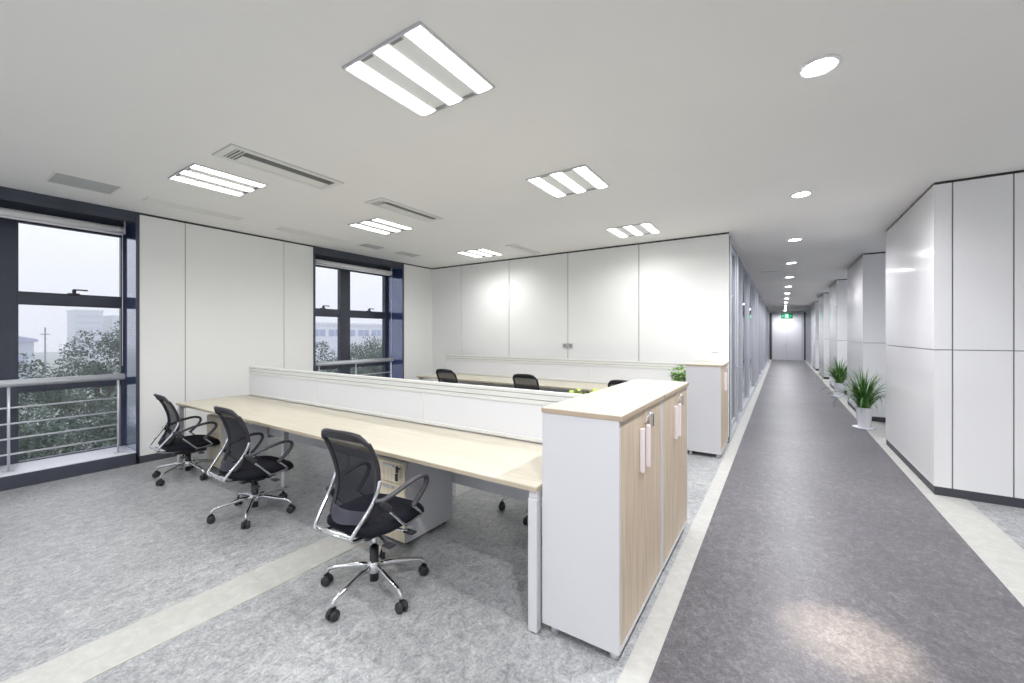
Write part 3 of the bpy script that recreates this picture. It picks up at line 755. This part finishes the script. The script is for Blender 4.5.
# ------------------------------------------------------------------ plants
def grass_plant(x, y, sc, label, seed):
    rnd = random.Random(seed)
    t = thing('potted_plant', label, 'plant', (x, y, 0), 0, 'potted grass plants along the corridor')
    MB().lathe([(.150, 0), (.152, .018), (.13, .022)], 'pot', 30).build('saucer', t)
    MB().lathe([(.082, .022), (.086, .04), (.098, .20), (.108, .318), (.110, .335), (.102, .335), (.098, .30)], 'pot', 30).build('pot', t)
    MB().lathe([(.097, .290), (.095, .305), (.05, .312)], 'soil', 20).build('soil', t)
    k = MB(); i = k.mi('leaf')
    for b in range(230):
        a = rnd.uniform(0, 2*PI); r0 = rnd.uniform(0, .065); L = rnd.uniform(.42, .84)*sc; lean = rnd.uniform(.03, 1.0); w = rnd.uniform(.006, .011)
        d = Vector((math.cos(a), math.sin(a), 0)); s = Vector((-d.y, d.x, 0)); p = d*r0+Vector((0, 0, .30)); n = 9
        ang = PI/2-lean*.5; curl = rnd.uniform(.7, 2.5)*(.3+lean); prev = None
        for q in range(n+1):
            ww = w*(1-(q/n)**2.2)+.0008
            vs = (k.bm.verts.new(p-s*ww), k.bm.verts.new(p+Vector((0, 0, -.002))+d*.0), k.bm.verts.new(p+s*ww))
            if prev:
                for m_ in (0, 1):
                    f = k.bm.faces.new((prev[m_], prev[m_+1], vs[m_+1], vs[m_])); f.smooth = True; f.material_index = i
            prev = vs
            p = p+(d*math.cos(ang)+Vector((0, 0, math.sin(ang))))*L/n
            ang -= curl/n*(.5+q/n*1.3)
    k.build('foliage', t)
grass_plant(1.13, 8.78, .92, 'grass plant in a white pot beside the nearest wall block, nearer of two', 3)
grass_plant(1.20, 12.95, .92, 'grass plant in a white pot farther along the corridor recess', 5)

def leafy_plant(x, y, z, hgt, sp, m, label, seed):
    rnd = random.Random(seed)
    t = thing('desk_plant', label, 'plant', (x, y, z), 0)
    MB().lathe([(.045, 0), (.050, .01), (.062, .09), (.064, .10), (.056, .10), (.054, .085)], 'pot', 24).build('pot', t)
    MB().lathe([(.054, .080), (.05, .088), (.02, .09)], 'soil', 16).build('soil', t)
    st = MB(); k = MB(); i = k.mi(m)
    for b in range(60):
        a = rnd.uniform(0, 2*PI); rr = sp*rnd.uniform(.1, 1)**.6; hz = .11+(hgt-.11)*rnd.uniform(.15, 1)*(1-.35*(rr/sp)**2)
        tip = Vector((rr*math.cos(a), rr*math.sin(a), hz)); root = Vector((.03*math.cos(a), .03*math.sin(a), .085))
        st.tube([root, root.lerp(tip, .5)+Vector((0, 0, .03)), tip], .002, m, 5, 1)
        d = Vector((math.cos(a+rnd.uniform(-.5, .5)), math.sin(a+rnd.uniform(-.5, .5)), rnd.uniform(-.6, .4))).normalized()
        s = d.cross(Vector((0, 0, 1))).normalized(); L = rnd.uniform(.06, .10); up = s.cross(d); prev = None
        for q, wf in enumerate((.05, .7, 1, .75, .05)):
            c = tip+d*L*q/4-up*.012*(q-2)**2/4; w = L*.42*wf
            vs = (k.bm.verts.new(c-s*w+up*.006*wf), k.bm.verts.new(c), k.bm.verts.new(c+s*w+up*.006*wf))
            if prev:
                for m_ in (0, 1):
                    f = k.bm.faces.new((prev[m_], prev[m_+1], vs[m_+1], vs[m_])); f.smooth = True; f.material_index = i
            prev = vs
    st.build('stem', t); k.build('foliage', t)
leafy_plant(-1.27, 2.98, .75, .37, .17, 'leaf3', 'lime green desk plant behind the near cabinets', 11)
leafy_plant(-1.13, 5.86, .75, .40, .10, 'leaf2', 'bright green desk plant beside the lone far cabinet', 12)

# ------------------------------------------------------------------ outside
ZG = -4.6
struct('ground_outside', MB().box(-220, -7.2, -60, 160, ZG-.3, ZG, 'ground'), 'hazy ground outside the windows', 'ground')
struct('road_outside', MB().box(-46, -36, -60, 160, ZG, ZG+.03, 'road'), 'pale road beyond the trees', 'road')
def tree(x, y, top, rx, rz, label, seed):
    rnd = random.Random(seed); cz = top-rz
    t = thing('tree', label, 'tree', (x, y, ZG), 0, 'trees outside the windows')
    k = MB(); i = k.mi('tree'); zc = cz-ZG
    clumps = []
    for c in range(120):
        while True:
            v = Vector((rnd.uniform(-1, 1), rnd.uniform(-1, 1), rnd.uniform(-1, 1)))
            if .35 < v.length < 1: break
        v *= 1+.18*noise.noise(v*2+Vector((seed, 0, 0)))
        clumps.append((Vector((v.x*rx*.86, v.y*rx*.86, zc+v.z*rz*.88)), rnd.uniform(.22, .42)*min(rx, rz)*.62))
    for c, r in clumps:
        for q in range(125):
            n = Vector((rnd.gauss(0, 1), rnd.gauss(0, 1), rnd.gauss(0, 1)+.3)).normalized(); p = c+n*r*rnd.uniform(.6, 1.08)
            s = n.cross(Vector((rnd.gauss(0, 1), rnd.gauss(0, 1), rnd.gauss(0, 1)))).normalized(); u = (n+s.cross(n)*.9).normalized().cross(s)
            a = rnd.uniform(.022, .055)
            f = k.bm.faces.new([k.bm.verts.new(p+e) for e in (-s*a*.6, u*a*.9+s*a*.0, s*a*.6, -u*a*.9)]); f.material_index = i
    k.build('crown', t)
    b = MB(); b.tube([(0, 0, 0), (.05, .03, zc*.5), (0, 0, zc)], [.16, .12, .07], 'bark', 10)
    for q in range(6):
        a = q*PI/3+.4; b.tube([(0, 0, zc*.55+q*.12), (math.cos(a)*rx*.3, math.sin(a)*rx*.3, zc*.8), (math.cos(a)*rx*.6, math.sin(a)*rx*.6, zc+rz*.2)], [.06, .045, .02], 'bark', 6)
    b.build('trunk', t)
for a in [(-18.5, 4.05, 2.05, 1.5, 2.1, 'tallest rounded tree seen through the large left window', 1),
          (-14.0, 3.7, .3, 1.5, 1.7, 'bushy tree below the tallest one in the large left window', 2),
          (-13.4, 1.0, .45, 1.5, 1.7, 'bushy tree at the lower left of the large left window', 3),
          (-11.6, 2.35, -.75, 1.15, 1.1, 'low bushy tree behind the lowest rails of the large left window', 4),
          (-16.4, 1.9, 1.0, 1.5, 1.8, 'pale bushy tree left of the tallest one in the large left window', 5),
          (-20.5, 5.6, .9, 1.7, 2.0, 'distant bushy tree at the right of the large left window', 6),
          (-14.2, 9.0, 1.35, 1.7, 2.0, 'bushy tree in the left panes of the four pane window', 7),
          (-15.1, 11.7, 1.45, 1.8, 2.1, 'bushy tree in the middle of the four pane window', 8),
          (-18.2, 14.8, 1.5, 2.0, 2.2, 'bushy tree in the right panes of the four pane window', 9),
          (-11.2, 7.6, .1, 1.3, 1.4, 'low bushy tree behind the rail of the four pane window', 10)]:
    tree(*a)
# long low hall seen through the four pane window
t = thing('office_building', 'long white hall with a band of blue windows beyond the trees', 'building', (-60, 50, ZG), 0)
MB().box(-8, 0, -26, 34, 0, 7.75, 'bldwhite').build('wall', t)
MB().box(-8.3, .3, -26.3, 34.3, 7.75, 8.1, 'bldwhite').build('roof', t)
for q in range(22):
    y = -25.2+q*2.7; f = MB().box(-.02, .06, y, y+2.2, 5.85, 7.05, 'bldwhite').build('window', t)
    MB().box(.05, .075, y+.06, y+1.05, 5.92, 6.98, 'bldblue').box(.05, .075, y+1.15, y+2.14, 5.92, 6.98, 'bldblue').build('pane', f)
t = thing('tower_block', 'hazy pale tower block in the large left window', 'building', (-150, 26.0, ZG), 0)
b = MB().box(-8, 0, 0, 5.2, 0, 12.2, 'bldgrey').build('wall', t); MB().box(-8.2, .2, -.2, 5.4, 12.2, 12.6, 'bldgrey').build('roof', t)
for q in range(7): MB().box(0, .06, .3, 4.9, 1.2+q*1.55, 1.9+q*1.55, 'bldblue').build('window', t)
t = thing('tower_block', 'hazy pale tower block at the right edge of the large left window', 'building', (-150, 33, ZG), 0)
b = MB().box(-10, 0, 0, 7, 0, 11, 'bldgrey').build('wall', t); MB().box(-10.2, .2, -.2, 7.2, 11, 11.4, 'bldgrey').build('roof', t)
for q in range(6): MB().box(0, .06, .3, 6.7, 1.2+q*1.55, 1.9+q*1.55, 'bldblue').build('window', t)
t = thing('warehouse', 'low blue grey shed at the left of the large window', 'building', (-75, 5.6, ZG), 0)
MB().box(-8, 0, 0, 4.0, 0, 5.3, 'bldgrey').build('wall', t); MB().prism([(-.3, 5.3), (4.3, 5.3), (4.3, 5.6), (2, 6.2), (-.3, 5.6)], 'x', -8.3, .3, 'bldblue').build('roof', t)
MB().box(0, .05, .5, 3.5, 2.5, 3.8, 'bldblue').build('window', t)
def pole(x, y, h, label):
    t = thing('utility_pole', label, 'pole', (x, y, ZG), 0)
    k = MB(); k.tube([(0, 0, 0), (0, 0, h)], [.05, .035], 'pole', 8); k.build('mast', t)
    MB().box(-.035, .035, -.22, .22, h-.45, h-.40, 'pole').build('crossarm', t)
pole(-40, 5.6, 6.6, 'thin grey utility pole in the large left window')
pole(-40, 27.6, 8.3, 'tall thin pole before the long white hall')

# haze in the outdoor air
hz = bpy.data.materials.new('outdoor_haze'); hz.use_nodes = True; nt = hz.node_tree; nt.nodes.remove(nt.nodes['Principled BSDF'])
v = nt.nodes.new('ShaderNodeVolumeScatter'); v.inputs['Color'].default_value = (.985, .99, 1, 1); v.inputs['Density'].default_value = .0072; v.inputs['Anisotropy'].default_value = .3
nt.links.new(v.outputs[0], nt.nodes['Material Output'].inputs['Volume'])
k = MB(); k.box(-215, -7.6, -55, 155, ZG+.05, 26, hz)
o = k.build('haze'); tag(o, 'thin pale haze in the air outside the windows', 'haze', kind='stuff')

# ------------------------------------------------------------------ lamps, sky, camera
def spot(name, loc, power, angle, col, blend=.6, r=.03):
    l = bpy.data.lights.new(name, 'SPOT'); l.energy = power; l.spot_size = R(angle); l.spot_blend = blend; l.color = col; l.shadow_soft_size = r
    o = bpy.data.objects.new(name, l); C.objects.link(o); o.location = loc; return o
o = spot('downlight_beam', (.17, 2.76, ZC-.012), 640, 14, (1, .86, .60), 1.0, .02); o.rotation_euler = (R(-2.6), R(-2.0), 0)

w = bpy.data.worlds.new('sky'); bpy.context.scene.world = w; w.use_nodes = True; nt = w.node_tree; n = nt.nodes
bg = n['Background']
tc = n.new('ShaderNodeTexCoord'); sx = n.new('ShaderNodeSeparateXYZ'); rp = n.new('ShaderNodeValToRGB')
nt.links.new(tc.outputs['Generated'], sx.inputs[0]); nt.links.new(sx.outputs['Z'], rp.inputs['Fac'])
e = rp.color_ramp.elements; e[0].position = 0; e[0].color = srgb(236, 238, 248); e[1].position = .5; e[1].color = srgb(240, 242, 252)
nt.links.new(rp.outputs['Color'], bg.inputs['Color']); bg.inputs['Strength'].default_value = .97

cam = bpy.data.cameras.new('camera'); co = bpy.data.objects.new('camera', cam); C.objects.link(co)
cam.sensor_width = 36; cam.lens = 410*36/1024; cam.shift_y = -6.5/1024; cam.clip_start = .05; cam.clip_end = 600
co.location = (0, 0, 1.52); co.rotation_euler = (PI/2, 0, math.atan(269.5/410))
sc = bpy.context.scene; sc.camera = co
sc.view_settings.view_transform = 'Standard'; sc.view_settings.look = 'None'; sc.view_settings.gamma = 1; sc.view_settings.use_curve_mapping = False
sc.view_settings.exposure = 0.55
cy = sc.cycles
cy.max_bounces = 12; cy.diffuse_bounces = 7; cy.glossy_bounces = 5; cy.transparent_max_bounces = 16; cy.volume_bounces = 3
cy.use_denoising = True; cy.caustics_reflective = False; cy.caustics_refractive = False; cy.sample_clamp_indirect = 6
